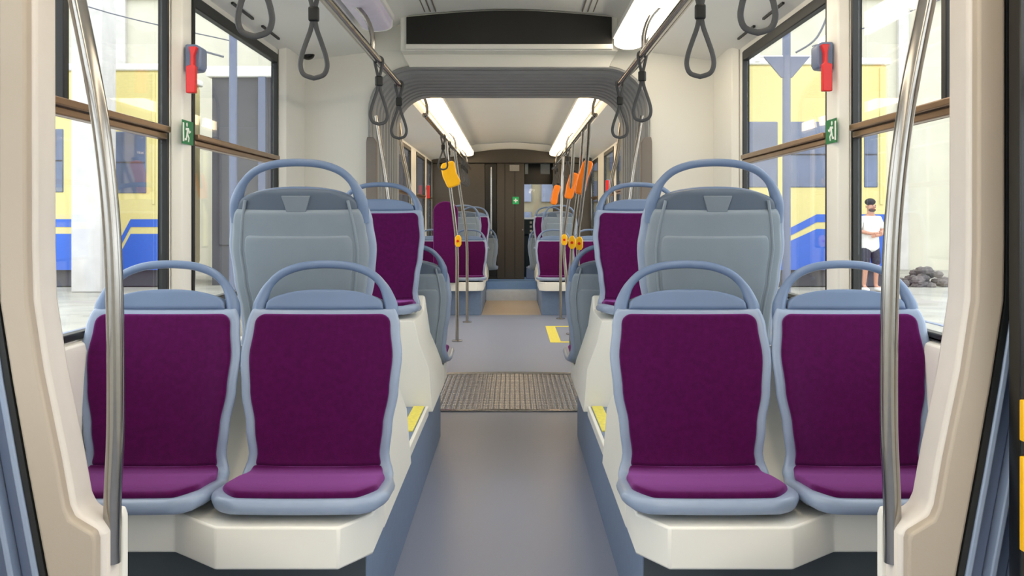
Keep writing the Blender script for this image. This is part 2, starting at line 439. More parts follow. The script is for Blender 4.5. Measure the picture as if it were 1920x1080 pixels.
def make_seat(label):
    t = thing('passenger_chair', label, 'seat')
    sheet(0, S_TOP + .012, 0, 0, lambda s: .040 - .012 * min(1, s / .3), N=56, rx=(.05, .006), rs=(.06, .02)).build('shell', 'shell', t, smooth=60)
    sheet(.024, S_CR - .008, .028, .022, .022, N=30, rx=(.045, .012), rs=(.06, .03)).build('seat_cushion', 'fabric', t, smooth=60)
    sheet(S_CR - .004, S_TOP - .004, .026, .016, .020, N=34, rx=(.012, .022), rs=(.03, .022)).build('back_cushion', 'fabric', t, smooth=60)
    sheet(S_TOP + .010, S_HEAD, .036, .004, .020, N=18, rx=(.001, .16), rs=(.01, .045)).build('head_panel', 'head', t, smooth=60)
    # side wings and grab hoop
    hoop = [(-.189, S_TOP - .04), (-.190, S_TOP + .002), (-.184, S_TOP + .035), (-.165, S_TOP + .078), (-.130, S_TOP + .113), (-.08, S_TOP + .133), (-.027, S_TOP + .140)]
    hoop = hoop + [(-x, s) for x, s in reversed(hoop)]
    path = []
    for x, s in hoop:
        p, nn = prof_at(min(s, LT - .001)); ex = max(0, s - LT + .001)
        path.append((x, p[0] + ex * .16 - .002 + nn[0] * .004, p[1] + ex + nn[1] * .004))
    pp = smoothpath(path, 7); R = []
    for q in pp:
        zz = q[2]; R.append(.0118 + .008 * max(0, min(1, (.56 - zz) / .06)))
    MB().tube(pp, R, 12).build('grab_hoop', 'head', t, smooth=70)
    # rear: narrower cover, raised panel, slate band and emblem plate
    bc = sheet(.05, S_TOP + .004, .018, lambda q: -.010 - .016 * max(0, min(1, (q - .27) / .08)), .022, N=40, rx=(.05, .01), rs=(.05, .02)); bo = bc.build('back_cover', 'back', t, smooth=60)
    sheet(S_CR + .02, S_TOP - .075, .062, -.036, .010, N=20, rx=(.02, .012), rs=(.03, .02)).build('rear_panel', 'back', bo, smooth=60)
    for sx in (-1, 1):
        pth = []
        for j in range(12):
            s = S_CR + .05 + (S_TOP + .03 - S_CR - .05) * j / 11
            p, nn = prof_at(s); x = sx * (wid(s) - .050); c = -.036 + curl(s) * .5; pth.append((x, p[0] + nn[0] * c, p[1] + nn[1] * c))
        MB().tube(pth, .005, 8).build('rear_rib', 'back', bo, smooth=70)
    sheet(S_TOP - .008, S_HEAD - .004, .022, -.018, .026, N=18, rx=(.001, .15), rs=(.01, .05)).build('rear_band', 'slate', t, smooth=60)
    p, nn = prof_at(S_TOP + .022); c = -.034
    em = MB(); v = []
    for ss, hw in ((S_TOP + .045, .043), (S_TOP - .003, .029)):
        q, n2 = prof_at(ss)
        for x in (-hw, hw): v.append((x, q[0] + n2[0] * -.0285, q[1] + n2[1] * -.0285))
        for x in (-hw, hw): v.append((x, q[0] + n2[0] * -.036, q[1] + n2[1] * -.036))
    em.add(v, [(0, 1, 3, 2), (4, 6, 7, 5), (0, 4, 5, 1), (2, 3, 7, 6), (0, 2, 6, 4), (1, 5, 7, 3)])
    em.build('emblem_plate', 'emblem', t, bevel=.002)
    # foot that rests on the plinth
    MB().box(-.13, .13, .08, .26, 0, .016).build('seat_foot', 'slate', t, bevel=.005)
    return t
LOWZ, HIZ = .405, .705
BAY = 8.5
def seatrow(off, x, lip, face, z): pass
first = make_seat('low purple seat beside the aisle in the left front row')
first.location = (-.516, 2.205, LOWZ)
def ps(x, lip, face, z, label, group): return dup(first, (x, lip, z), 0 if face > 0 else PI, label, group)
# near bay
GL = 'low purple seats of the near bay facing the viewer'; first['group'] = GL
ps(.520, 2.205, 1, LOWZ, 'low purple seat beside the aisle in the right front row', GL)
ps(-.968, 2.205, 1, LOWZ, 'low purple seat by the window in the left front row, behind the steel pole', GL)
ps(.973, 2.205, 1, LOWZ, 'low purple seat by the window in the right front row, behind the steel pole', GL)
GR = 'raised seats of the near bay'
ps(-.624, 3.13, -1, HIZ, 'raised seat on the left showing its big grey back with grab hoop', GR)
ps(.630, 3.13, -1, HIZ, 'raised seat on the right showing its big grey back with grab hoop', GR)
ps(-.628, 4.025, 1, HIZ, 'raised purple seat facing us on the left just before the gangway', GR)
ps(.632, 4.025, 1, HIZ, 'raised purple seat facing us on the right just before the gangway', GR)
GD = 'low seats of the near bay turned to the gangway'
ps(-.515, 4.925, -1, LOWZ, 'low grey-backed seat turned to the gangway on the left aisle edge', GD)
ps(.512, 4.925, -1, LOWZ, 'low grey-backed seat turned to the gangway on the right aisle edge', GD)
# far bay
GF = 'seats of the far bay'
ps(-.515, 2.205 + BAY, 1, LOWZ, 'far low purple seat facing us left of the aisle beyond the gangway', GF)
ps(.520, 2.205 + BAY, 1, LOWZ, 'far low purple seat facing us right of the aisle beyond the gangway', GF)
ps(-.962, 2.205 + BAY, 1, LOWZ, 'far low purple seat at the left window behind the maroon board', GF)
ps(.965, 2.205 + BAY, 1, LOWZ, 'far low purple seat by the right window behind the pole cluster', GF)
ps(-.60, 3.20 + BAY, -1, HIZ, 'far raised grey-backed seat left of the aisle beyond the gangway', GF)
ps(.60, 3.20 + BAY, -1, HIZ, 'far raised grey-backed seat right of the aisle beyond the gangway', GF)
ps(-.53, 3.98 + BAY, 1, HIZ, 'far raised purple seat facing us, leftmost before the cab wall', GF)
ps(.53, 3.98 + BAY, 1, HIZ, 'far raised purple seat facing us, right side before the cab', GF)
ps(-.42, 4.94 + BAY, -1, LOWZ, 'last low grey-backed seat left of the aisle against the cab wall', GF)
ps(.46, 4.94 + BAY, -1, LOWZ, 'last low grey-backed seat right of the aisle by the cab doorway', GF)

# ------------------------------------------------------------------ plinths
def ins(z): t = max(0, min(1, (z - .41) / .30)); return .078 * t * t * (3 - 2 * t)
RP = [(4.0, .30), (4.0, .50), (4.0, .62), (4.0, .70), (4.08, .703), (4.36, .703), (4.415, .715), (4.45, .775), (4.468, .775), (4.475, .70), (4.485, .60), (4.505, .52), (4.54, .455), (4.59, .415), (4.65, .404), (4.66, .404), (4.66, .30)]
def plinth(sx, off, label):
    t = thing('seat_plinth', label, 'seat plinth', (0, off, 0), 0, 'seat plinths')
    def shroud(mir, nm):
        m = MB(); pts = [(7.16 - d if mir else d, z) for d, z in RP]
        n = len(pts); v = []; K = 5
        # outer side with a rounded shoulder
        lay = [(.012, .0), (.0, .012)]
        x_in = 1.148
        for (edge, sh) in (((0.020), 1), ((0.006), .3), ((0.0), 0)):
            for (y, z) in pts:
                cy = (7.16 - 4.42) if mir else 4.42
                zz = z - .012 * sh * (1 if z > .38 else 0)
                v.append((sx * (.333 + ins(z) + (.0 if sh == 0 else 0) + (-edge if sh else 0) + (.0)), y, z))
        v = []
        for dx, shrink in ((0, .010), (.004, .003), (.012, 0)):
            for (y, z) in pts:
                my = 3.58 + (4.4 - 3.58) * (-1 if mir else 1)
                v.append((sx * (.333 + ins(z) + dx), y, z - (shrink if z > .35 else 0)))
        for (y, z) in pts: v.append((sx * x_in, y, z))
        f = [tuple(range(n))]
        for L in range(3): f += [(L * n + i, L * n + (i + 1) % n, (L + 1) * n + (i + 1) % n, (L + 1) * n + i) for i in range(n)]
        f += [tuple(range(3 * n, 4 * n))[::-1]]
        m.add(v, f)
        o = m.build(nm, 'shroud', t, smooth=35, bevel=.004)
        # bench slab with chamfered plan
        bp = [(.333, 4.657), (.333, 4.86), (.40, 4.965), (.70, 4.965), (.84, 4.85), (1.148, 4.85), (1.148, 4.657)]
        bp = [(sx * x, 7.16 - y if mir else y) for x, y in bp]
        MB().prism(bp, 'z', .300, .404).build('bench_slab', 'shroud', t, bevel=.006)
    shroud(True, 'white_shroud'); shroud(False, 'white_shroud')
    MB().prism([(2.38, 0), (2.38, .302), (3.17, .302), (3.17, .325), (3.99, .325), (3.99, .302), (4.80, .302), (4.80, 0)], 'x', sx * .362, sx * 1.148).build('base_box', 'blue', t, bevel=.003)
    if off == 0: MB().box(sx * .364, sx * 1.148, 2.368, 2.380, 0, .298).build('kick_plate', 'kick', t)  # dark sheet over the near base front, stands in for shade
    MB().box(sx * .350, sx * .364, 3.165, 3.995, .285, .326).build('edge_trim', 'shroud', t, bevel=.003)
    MB().box(sx * .368, sx * .415, 3.52, 3.985, .325, .329).build('yellow_strip', 'strip', t)
    return t
plinth(-1, 0, 'white seat plinth with blue-grey base left of the aisle in the near bay')
plinth(1, 0, 'white seat plinth with blue-grey base right of the aisle in the near bay')
plinth(-1, BAY, 'far white seat plinth with blue-grey base left of the aisle before the cab')
plinth(1, BAY, 'far white seat plinth with blue-grey base right of the aisle before the cab')
for sx, s in ((-1, 'left'), (1, 'right')):
    for a, b_, q in ((2.74, 3.14, 'front'), (4.02, 4.34, 'rear')):
        o = MB().box(sx * .885, sx * 1.146, a, b_, .7045, .745).build('window_ledge', 'shroud', bevel=.01)
        tag(o, 'white ledge under the %s window beside the %s raised seat' % (s, 'grey-backed' if q == 'front' else 'purple'), 'ledge')

# ------------------------------------------------------------------ rails, poles, straps
def rail(sx, y0, y1, label):
    t = thing('ceiling_rail', label, 'handrail', (sx * .6, 0, 1.885), 0, 'ceiling rails')
    MB().cyl((0, y0, 0), (0, y1, 0), .0165).build('bar', 'steel', t, smooth=60)
    MB().ball((0, y0 if y0 > 0 else y1, 0), .02, .02, .02).build('end_cap', 'steel', t)
    ys = [y for y in (y0 + .15, (y0 + y1) / 2, y1 - 1.0)]
    for y in ys:
        pth = smoothpath([(0, y, 0), (0, y, .08), (sx * .03, y, .16), (sx * .10, y, .235)], 6)
        MB().tube(pth, .011, 10).build('bracket', 'steel', t, smooth=60)
    return t
rail(-1, 1.2, 5.0, 'long steel ceiling rail on the left of the near section')
rail(1, 1.2, 5.0, 'long steel ceiling rail on the right of the near section')
rail(-1, 6.4, 13.2, 'steel ceiling rail on the left beyond the gangway')
rail(1, 6.4, 13.2, 'steel ceiling rail on the right beyond the gangway')
# slimmer outer rails that curve up
for sx, s in ((-1, 'left'), (1, 'right')):
    p = smoothpath([(sx * .655, 1.4, 1.93), (sx * .655, 3.2, 1.93), (sx * .652, 4.1, 1.925), (sx * .63, 4.5, 1.90), (sx * .60, 4.72, 1.886)], 8)
    tag(MB().tube(p, .010, 10).build('slim_rail', 'steel', smooth=60), 'slim steel rail joining the near ceiling rail on the %s' % s, 'handrail')

def make_strap(label):
    t = thing('hand_strap', label, 'hand strap')
    up = [( .0, 0, .018), (.016, 0, .010), (.019, 0, -.008), (.012, 0, -.04), (.004, 0, -.075)]
    p = smoothpath(up, 5); q = [(-v[0], v[1], v[2]) for v in reversed(p)]
    MB().tube(p + q, .0075, 8, flat=.45).build('rail_loop', 'strap', t, smooth=70)
    MB().box(-.0165, .0165, -.012, .012, -.118, -.072).build('buckle', 'dark', t, bevel=.006, seg=3)
    lp = [(.004, 0, -.115), (.010, 0, -.145), (.024, 0, -.185), (.037, 0, -.225), (.041, 0, -.258), (.030, 0, -.284), (.0, 0, -.295)]
    p = smoothpath(lp, 9); q = [(-v[0], v[1], v[2]) for v in reversed(p)]
    MB().tube(p + q[1:], .0078, 10, flat=.5).build('loop', 'strap', t, smooth=70)
    for v in (kids(t)): pass
    return t
def rot_flat(o): pass
st = make_strap('hand strap by the top left, nearest of the left near rail')
GS = 'hand straps on the near rails'
st.location = (-.6, 2.185, 1.885); st['group'] = GS
for x, y, lab, rz in ((-.6, 2.83, 'grey hand strap hanging beside the ceiling camera on the left near rail', .1), (-.6, 4.2, 'grey hand strap in front of the arch, third along the left near rail', .5), (-.6, 4.94, 'grey hand strap at the far end of the left near rail', .25),
                      (.6, 2.14, 'hand strap at the top edge, nearest on the right near rail', 0), (.6, 2.80, 'grey hand strap before the white wall on the right near rail', -.1), (.6, 4.06, 'grey hand strap in front of the arch, third along the right near rail', -.5), (.6, 4.90, 'grey hand strap at the far end of the right near rail', -.25)):
    dup(st, (x, y, 1.885), rz, lab, GS)
for i, y in enumerate((8.05, 8.75, 11.0, 11.3, 11.6, 11.9, 12.2)):
    dup(st, (-.6, y, 1.885), .3, 'hand strap hanging in the row on the far left rail', 'straps on the far left rail')
for i, y in enumerate((9.6, 11.8, 12.3)):
    dup(st, (.6, y, 1.885), -.3, 'hand strap hanging in the row on the far right rail', 'straps on the far right rail')

def pole(label, pts, r=.0165, flange=True, group=None, name='grab_pole', sm=True, fl0=False):
    t = thing(name, label, 'grab pole', tuple(pts[-1]), 0, group)
    o = Vector(pts[-1]); q = [tuple(Vector(p) - o) for p in pts]
    MB().tube(smoothpath(q, 8) if sm else q, r, 20).build('bar', 'steel', t, smooth=60)
    if flange: MB().cyl((0, 0, 0), (0, 0, .012), .05, 24).build('floor_flange', 'steel', t, bevel=.002)
    return t
# poles by the gangway
pole('inclined grab pole standing left of the gangway arch', [(-.735, 5.0, 1.72), (-.70, 5.0, 1.5), (-.665, 5.0, 1.25), (-.65, 5.0, 1.0), (-.65, 5.0, .0)], .0125)
pole('inclined grab pole standing right of the gangway arch', [(.735, 5.0, 1.72), (.70, 5.0, 1.5), (.665, 5.0, 1.25), (.65, 5.0, 1.0), (.65, 5.0, .0)], .0125)
pole('inclined grab pole just beyond the arch on the left', [(-.79, 6.4, 1.885), (-.76, 6.4, 1.62), (-.715, 6.4, 1.4), (-.69, 6.4, 1.1), (-.69, 6.4, .0065)], .0135)
pole('inclined grab pole just beyond the arch on the right', [(.79, 6.4, 1.885), (.76, 6.4, 1.62), (.715, 6.4, 1.4), (.69, 6.4, 1.1), (.69, 6.4, .0065)], .0135)
# poles in the far standing area
pole('steel grab pole in the standing area left, carrying a yellow box', [(-.602, 8.4, 1.88), (-.57, 8.45, 1.5), (-.51, 8.53, .95), (-.505, 8.54, .5), (-.505, 8.54, 0)], .0165)
pole('steel grab pole further back on the left', [(-.602, 9.7, 1.88), (-.56, 9.85, 1.5), (-.495, 10.05, .95), (-.49, 10.1, .5), (-.49, 10.1, 0)], .0165)
pole('steel grab pole on the right, topping out near the arch', [(.602, 6.9, 1.88), (.60, 7.1, 1.6), (.575, 7.4, 1.2), (.56, 7.5, .95), (.56, 7.5, 0)], .015)
pole('steel grab pole on the right, twin of the one with the large orange box', [(.602, 7.5, 1.88), (.58, 7.6, 1.5), (.53, 7.8, .95), (.52, 7.8, .5), (.52, 7.8, 0)], .015)
pole('steel grab pole on the right, middle of the row', [(.602, 8.7, 1.88), (.585, 8.8, 1.5), (.53, 9.05, .95), (.56, 9.05, .5), (.60, 9.05, 0)], .0165)
pole('steel grab pole on the right, furthest towards the cab', [(.60, 10.45, 1.88), (.58, 10.45, 1.3), (.57, 10.45, .6), (.57, 10.45, 0)], .0165)

def validator(name, label, cat, m, loc, tilt, hgt, wd):
    t = thing(name, label, cat, loc); t.rotation_euler = (0, tilt, 0)
    h = hgt / 2; w2 = wd / 2
    pts = [(-w2 * .8, -h), (w2 * .6, -h), (w2, -h * .75), (w2 * .8, 0), (w2, h * .85), (w2 * .7, h), (-w2 * .7, h), (-w2, h * .8), (-w2 * 1.15, 0), (-w2, -h * .8)]
    MB().prism(pts, 'y', -.045, .035).build('casing', m, t, bevel=.012, seg=3)
    MB().prism([(p[0] * .8 + (-.02 if loc[0] < 0 else .02), p[1] * .82) for p in pts], 'y', .03, .075).build('back_shell', 'navy', t, bevel=.01)
    MB().box(-.02, .02, -.02, .02, h - .005, h + .03).build('clamp', 'dark', t, bevel=.004)
    return t
validator('ticket_validator', 'bright yellow ticket box tilted on the left pole', 'ticket validator', 'yellow', (-.555, 8.42, 1.565), -.32, .235, .135)
validator('ticket_validator', 'orange ticket box, largest of the three on the right poles', 'ticket validator', 'orange', (.600, 7.42, 1.49), .28, .285, .085)
validator('ticket_validator', 'orange ticket box, middle one of the three on the right poles', 'ticket validator', 'orange', (.592, 8.85, 1.475), .25, .26, .085)
validator('ticket_validator', 'orange ticket box, smallest and furthest of the three on the right poles', 'ticket validator', 'orange', (.565, 11.6, 1.46), .22, .255, .085)
def button(loc, label):
    t = thing('stop_button', label, 'stop button', loc)
    MB().prism([(-.028, -.03), (-.012, -.055), (.018, -.055), (.032, -.03), (.032, .03), (.018, .055), (-.012, .055), (-.028, .03)], 'y', -.05, -.018).build('housing', 'yellow', t, bevel=.008, seg=3)
    MB().cyl((0, -.056, 0), (0, -.048, 0), .012).build('push_disc', 'red', t)
button((-.495, 8.53, .945), 'yellow stop button on the left grab pole')
button((.53, 9.05, .945), 'yellow stop button, leftmost of the three on the right poles')
button((.525, 7.8, .95), 'yellow stop button, middle one of the three on the right poles')
button((.565, 7.5, .95), 'yellow stop button, rightmost of the three on the right poles')

# maroon padded board standing on the far left plinth
t = thing('padded_board', 'tall maroon padded board with rounded top on the far left plinth', 'padded board', (0, 0, 0))
bp = [(-.915, .404), (-.63, .404), (-.625, 1.2)] + [(-.77 + .145 * math.cos(PI * k / 12), 1.24 + .12 * math.sin(PI * k / 12)) for k in range(13)] + [(-.915, 1.2)]
MB().prism(bp, 'y', 10.62, 10.67).build('padding', 'fabric', t, bevel=.015, seg=3)
MB().prism([(p[0] * 1.0, p[1]) for p in bp], 'y', 10.67, 10.69).build('backing', 'back', t, bevel=.004)

# ------------------------------------------------------------------ lamps
def lampstrip(name, x, y0, y1, label, m='lamp'):
    t = thing(name, label, 'ceiling lamp', (x, y0, 2.115), 0)
    L = y1 - y0
    sec = [(.075 * math.cos(a), -.004 - .030 * math.sin(a)) for a in [PI * k / 12 for k in range(13)]] + [(-.075, .03), (.075, .03)]
    v = MB(); v.prism(sec, 'y', .01, L - .01); v.build('diffuser', m, t, smooth=50)
    MB().box(-.088, .088, 0, L, .024, .05).build('housing', 'ceil', t, bevel=.004)
    MB().prism([(p[0] * 1.06, p[1] * 1.06) for p in sec], 'y', L - .012, L).build('end_cap', 'ceil', t)
    MB().prism([(p[0] * 1.06, p[1] * 1.06) for p in sec], 'y', 0, .012).build('end_cap', 'ceil', t)
    return t
lampstrip('light_strip', .655, -2.3, 4.98, 'glowing light strip along the right of the near ceiling')
lampstrip('light_strip', -.655, -2.3, 3.2, 'glowing light strip along the left of the near ceiling, mostly out of view')  # unseen strip added to brighten the near section
lampstrip('light_strip', .64, 6.4, 13.4, 'glowing light strip along the right ceiling beyond the gangway', 'lampwarm')
lampstrip('light_strip', -.64, 6.4, 13.4, 'glowing light strip along the left ceiling beyond the gangway', 'lampwarm')
lampstrip('lamp_cover', -.655, 3.25, 4.5, 'unlit lavender lamp cover at the left of the near ceiling', 'lampoff')

# ceiling camera, hammers, stickers
t = thing('dome_camera', 'small black dome camera in the upper left corner of the near section', 'camera', (-1.11, 5.0, 2.07))
MB().cyl((0, 0, -.012), (0, 0, .012), .045, 24).build('base', 'white', t)
m = MB()
for i in range(7):
    pass
m.ball((0, 0, -.010), .038, .038, .032, 20, 12); m.build('dome', 'black', t, smooth=80)
for sx, s, d in ((-1, 'left', 3.285), (1, 'right', 3.24)):
    t = thing('emergency_hammer', 'red emergency hammer in its grey holder on the %s window post' % s, 'emergency hammer', (sx * 1.155, d, 1.60))
    MB().prism([(0, .08), (-sx * .05, .085), (-sx * .058, .10), (-sx * .058, .165), (-sx * .04, .178), (0, .178)], 'y', -.035, .035).build('holder', 'holder', t, bevel=.006)
    MB().prism([(-sx * .012, 0), (-sx * .046, 0), (-sx * .046, .095), (-sx * .040, .10), (-sx * .040, .135), (-sx * .05, .165), (-sx * .022, .165), (-sx * .028, .135), (-sx * .028, .10), (-sx * .012, .095)], 'y', -.060, -.036).build('hammer', 'red', t, bevel=.003)
    t = thing('exit_sticker', 'green emergency exit sticker below the hammer on the %s window post' % s, 'sign', (sx * 1.1545, 3.275 if sx < 0 else 3.225, 1.42))
    x = -sx
    MB().box(0, x * .002, -.055, .055, 0, .085).build('panel', 'green', t)
    f = MB(); f.ball((x * .003, -.012, .070), .0012, .008, .008, 12, 8)
    f.prism([(-.022, .058), (.006, .060), (.016, .048), (.026, .052), (.026, .045), (.012, .040), (.006, .050), (.000, .036), (.014, .024), (.008, .008), (0, .010), (.004, .022), (-.010, .030), (-.014, .014), (-.032, .012), (-.032, .020), (-.020, .022), (-.012, .050), (-.024, .050)], 'x', x * .002, x * .0032)
    f.prism([(-.052, .008), (-.040, .008), (-.040, .075), (-.052, .075)], 'x', x * .002, x * .0032)
    f.build('running_figure', 'signw', t)
for sx, d, lab in ((-1, 12.68, 'small red emergency hammer on the far left window post'), (1, 11.0, 'small red emergency hammer on the far right window')):
    t = thing('emergency_hammer', lab, 'emergency hammer', (sx * 1.19, d, 1.50))
    MB().box(0, -sx * .04, -.03, .03, .06, .13).build('holder', 'holder', t, bevel=.005)
    MB().box(-sx * .01, -sx * .05, -.05, -.03, -.06, .12).build('hammer', 'red', t, bevel=.004)

# ------------------------------------------------------------------ door side partitions, poles, door leaves
for sx, s in ((-1, 'left'), (1, 'right')):
    inner = [(.933, 2.09), (.932, 1.7), (.931, 1.10), (.928, .99), (.907, .85), (.872, .68), (.855, .585), (.845, .562), (.800, .535), (.795, .52), (.795, 0)]
    outer = [(.985, 2.09), (.985, 1.10), (.983, .99), (.958, .83), (.928, .66), (.889, .45), (.86, .22), (.85, 0)]
    t = thing('door_partition', 'tall beige partition panel beside the %s door, widening at its foot' % s, 'partition')
    poly = [(sx * x, z) for x, z in outer] + [(sx * x, z) for x, z in reversed(inner)]
    MB().prism(poly, 'y', 1.772, 1.80).build('panel', 'beige', t, bevel=.006, seg=3)  # front face in the darker, shaded tone
    MB().prism([(sx * x, z) for x, z in outer] + [(sx * (x - .003), z) for x, z in reversed(inner)], 'y', 1.80, 1.895).build('edge_cover', 'edge', t, bevel=.018, seg=4)  # inner edge in the lighter, lit tone
    q = MB().prism([(sx * .783, 0), (sx * .783, .535), (sx * .788, .55), (sx * .80, .552), (sx * .815, .54), (sx * .815, 0)], 'y', 1.874, 1.897)
    q.build('pole_socket', 'shroud', t, bevel=.003)
    # rubber seal
    se = [(sx * (x + .001), z) for x, z in outer] + [(sx * (x + .013), z) for x, z in reversed(outer)]
    MB().prism(se, 'y', 1.77, 1.93).build('rubber_seal', 'dark', t)
    # door leaf with vertical ridges following the same line
    t = thing('door_leaf', 'ridged blue-grey door leaf folded beside the %s partition' % s, 'door leaf')
    for j in range(4):
        a0, a1, yy = .014 + j * .048, .014 + j * .048 + .046, 1.78
        for (u, v, ya, nm, mm) in ((0, .012, 1.765, 'ridge', 'shell'), (.012, .046, 1.79, 'panel', 'leaf')):
            pg = [(sx * (x + a0 + u), z) for x, z in outer] + [(sx * (x + a0 + v), z) for x, z in reversed(outer)]
            MB().prism(pg, 'y', ya, 1.93).build(nm, mm, t, bevel=.003)
    pts = [(.955, 2.09), (.93, 1.95), (.895, 1.72), (.868, 1.60), (.825, 1.38), (.799, 1.16), (.790, .945), (.789, .73), (.795, .58), (.797, .45)]
    pole('curved steel grab pole by the %s door, running from ceiling to partition foot' % s, [(sx * x, 1.85, z) for x, z in pts], .0175, flange=False)
t = thing('door_post', 'black door post with yellow pads at the right edge', 'door post')
MB().box(.973, 1.05, 1.70, 1.74, 0, 2.05).build('post', 'black', t, bevel=.002)
for z0, z1 in ((.735, .812), (.53, .706)):
    MB().box(.972, 1.045, 1.688, 1.702, z0, z1).build('yellow_pad', 'yellow', t, bevel=.002)

# ------------------------------------------------------------------ cab bulkhead
bk = thing('cab_bulkhead', 'dark brown cab partition wall closing the far end of the tram', 'cab wall', (0, YB, 0))
MB().prism([(-1.19, 1.99), (1.19, 1.99), (1.19, 2.06), (.58, 2.14)] + arch(.56, 2.15, .05) + [(-.58, 2.14), (-1.19, 2.06)], 'y', -.06, .04).build('header', 'brown', bk, bevel=.01)
MB().prism([(-1.19, 2.0), (1.19, 2.0), (1.19, 2.03), (.8, 2.09), (.76, 2.2), (.55, 2.27), (0, 2.305), (-.55, 2.27), (-.76, 2.2), (-.8, 2.09), (-1.19, 2.03)], 'y', -.01, .03).build('upper_fill', 'ceil', bk)
m = MB(); m.box(-1.19, -.40, 0, .05, .25, 1.99); m.box(-.22, .19, 0, .05, .25, 1.99); m.box(-.40, -.22, .035, .05, .25, 1.99)
m.box(.62, 1.19, 0, .05, .25, 1.99); m.build('wall_panel', 'brown', bk, bevel=.008)
for x in (-.10, .05): MB().box(x - .004, x + .004, -.004, .002, .27, 1.98).build('panel_seam', 'black', bk)
MB().box(-.395, -.225, .015, .034, .30, 1.97).build('dark_slot', 'black', bk)
MB().cyl((-.305, -.02, .40), (-.305, -.02, 1.93), .014).build('door_handle_bar', 'steel', bk)
MB().box(-.32, -.29, -.02, .02, 1.88, 1.92).build('handle_bracket', 'steel', bk, bevel=.004)
MB().box(-.32, -.29, -.02, .02, .45, .49).build('handle_bracket', 'steel', bk, bevel=.004)
MB().cyl((.165, -.02, .99), (.165, .0, .99), .012).build('lock', 'steel', bk)
o = MB().box(-.03, .115, YB - .016, YB - .004, 1.87, 1.965).build('notice_plate', 'holder'); o.data.materials[0] = M['steel']
tag(o, 'small silver notice plate high on the brown cab wall', 'plate')
t = thing('first_aid_sign', 'small green sign with white cross on the brown cab wall', 'sign', (.062, YB - .006, 1.43))
MB().box(-.048, .048, -.004, 0, -.055, .055).build('panel', 'greenb', t)
c = MB(); c.box(-.03, .03, -.007, -.004, -.009, .009); c.box(-.009, .009, -.0065, -.004, -.03, .03); c.build('cross', 'signw', t)
# driver's cab behind the doorway
t = thing('driver_console', 'dark teal driver console with rows of white keys seen through the cab doorway', 'console', (0, 0, 0))
M['teal'] = mat('console_teal', (40, 62, 76), .4); M['key'] = mat('white_key', (225, 230, 235), .4)
MB().prism([(14.15, .25), (14.15, .90), (14.10, .92), (14.25, 1.15), (14.9, 1.18), (14.9, .25)], 'x', .19, 1.1).build('body', 'teal', t, bevel=.01)
for r in range(3):
    for c_ in range(6):
        x = .30 + c_ * .055; y = 14.125 + r * .042; z = .95 + r * .065
        MB().box(x - .018, x + .018, y - .012, y + .01, z, z + .035).build('key', 'key', t, bevel=.002)
MB().box(.27, .60, 14.07, 14.11, .895, .925).build('label_strip', 'key', t)
t = thing('driver_sun_visor', 'black header with two bright mirrors above the windscreen of the cab', 'visor', (0, 0, 0))
MB().box(.16, 1.15, 14.3, 14.36, 1.70, 2.10).build('board', 'black', t, bevel=.005)
for a, b_ in ((.21, .26), (.455, .60)): MB().box(a, b_, 14.285, 14.30, 1.86, 2.02).build('mirror', 'signw', t, bevel=.004)
f = MB(); f.box(-1.2, 1.2, 15.2, 15.26, .25, 1.0); f.box(-1.2, 1.2, 15.2, 15.26, 2.0, 2.3); f.box(-1.2, -1.08, 15.2, 15.26, 1.0, 2.0); f.box(1.08, 1.2, 15.2, 15.26, 1.0, 2.0)
fo = struct(f.build('window_17', 'dark')); MB().box(-1.08, 1.08, 15.22, 15.23, 1.0, 2.0).build('pane', 'glass', fo)
o = MB().box(.22, .40, 13.66, 14.0, .25, .42).build('cab_step', 'holder', bevel=.01); tag(o, 'grey step box inside the cab doorway', 'step')

# floor marking in the standing area
fm = MB(); X0, X1, Y0, Y1 = .37, 1.10, 8.45, 9.75
fm.box(X0, X0 + .10, Y0, Y1, .0, .0025); fm.box(X0 + .10, X1, Y0, Y0 + .07, 0, .0025); fm.box(X0 + .10, X1, Y1 - .07, Y1, 0, .0025)
tag(fm.build('floor_marking', 'strip'), 'yellow outlined bay marking on the floor beyond the gangway', 'floor marking')

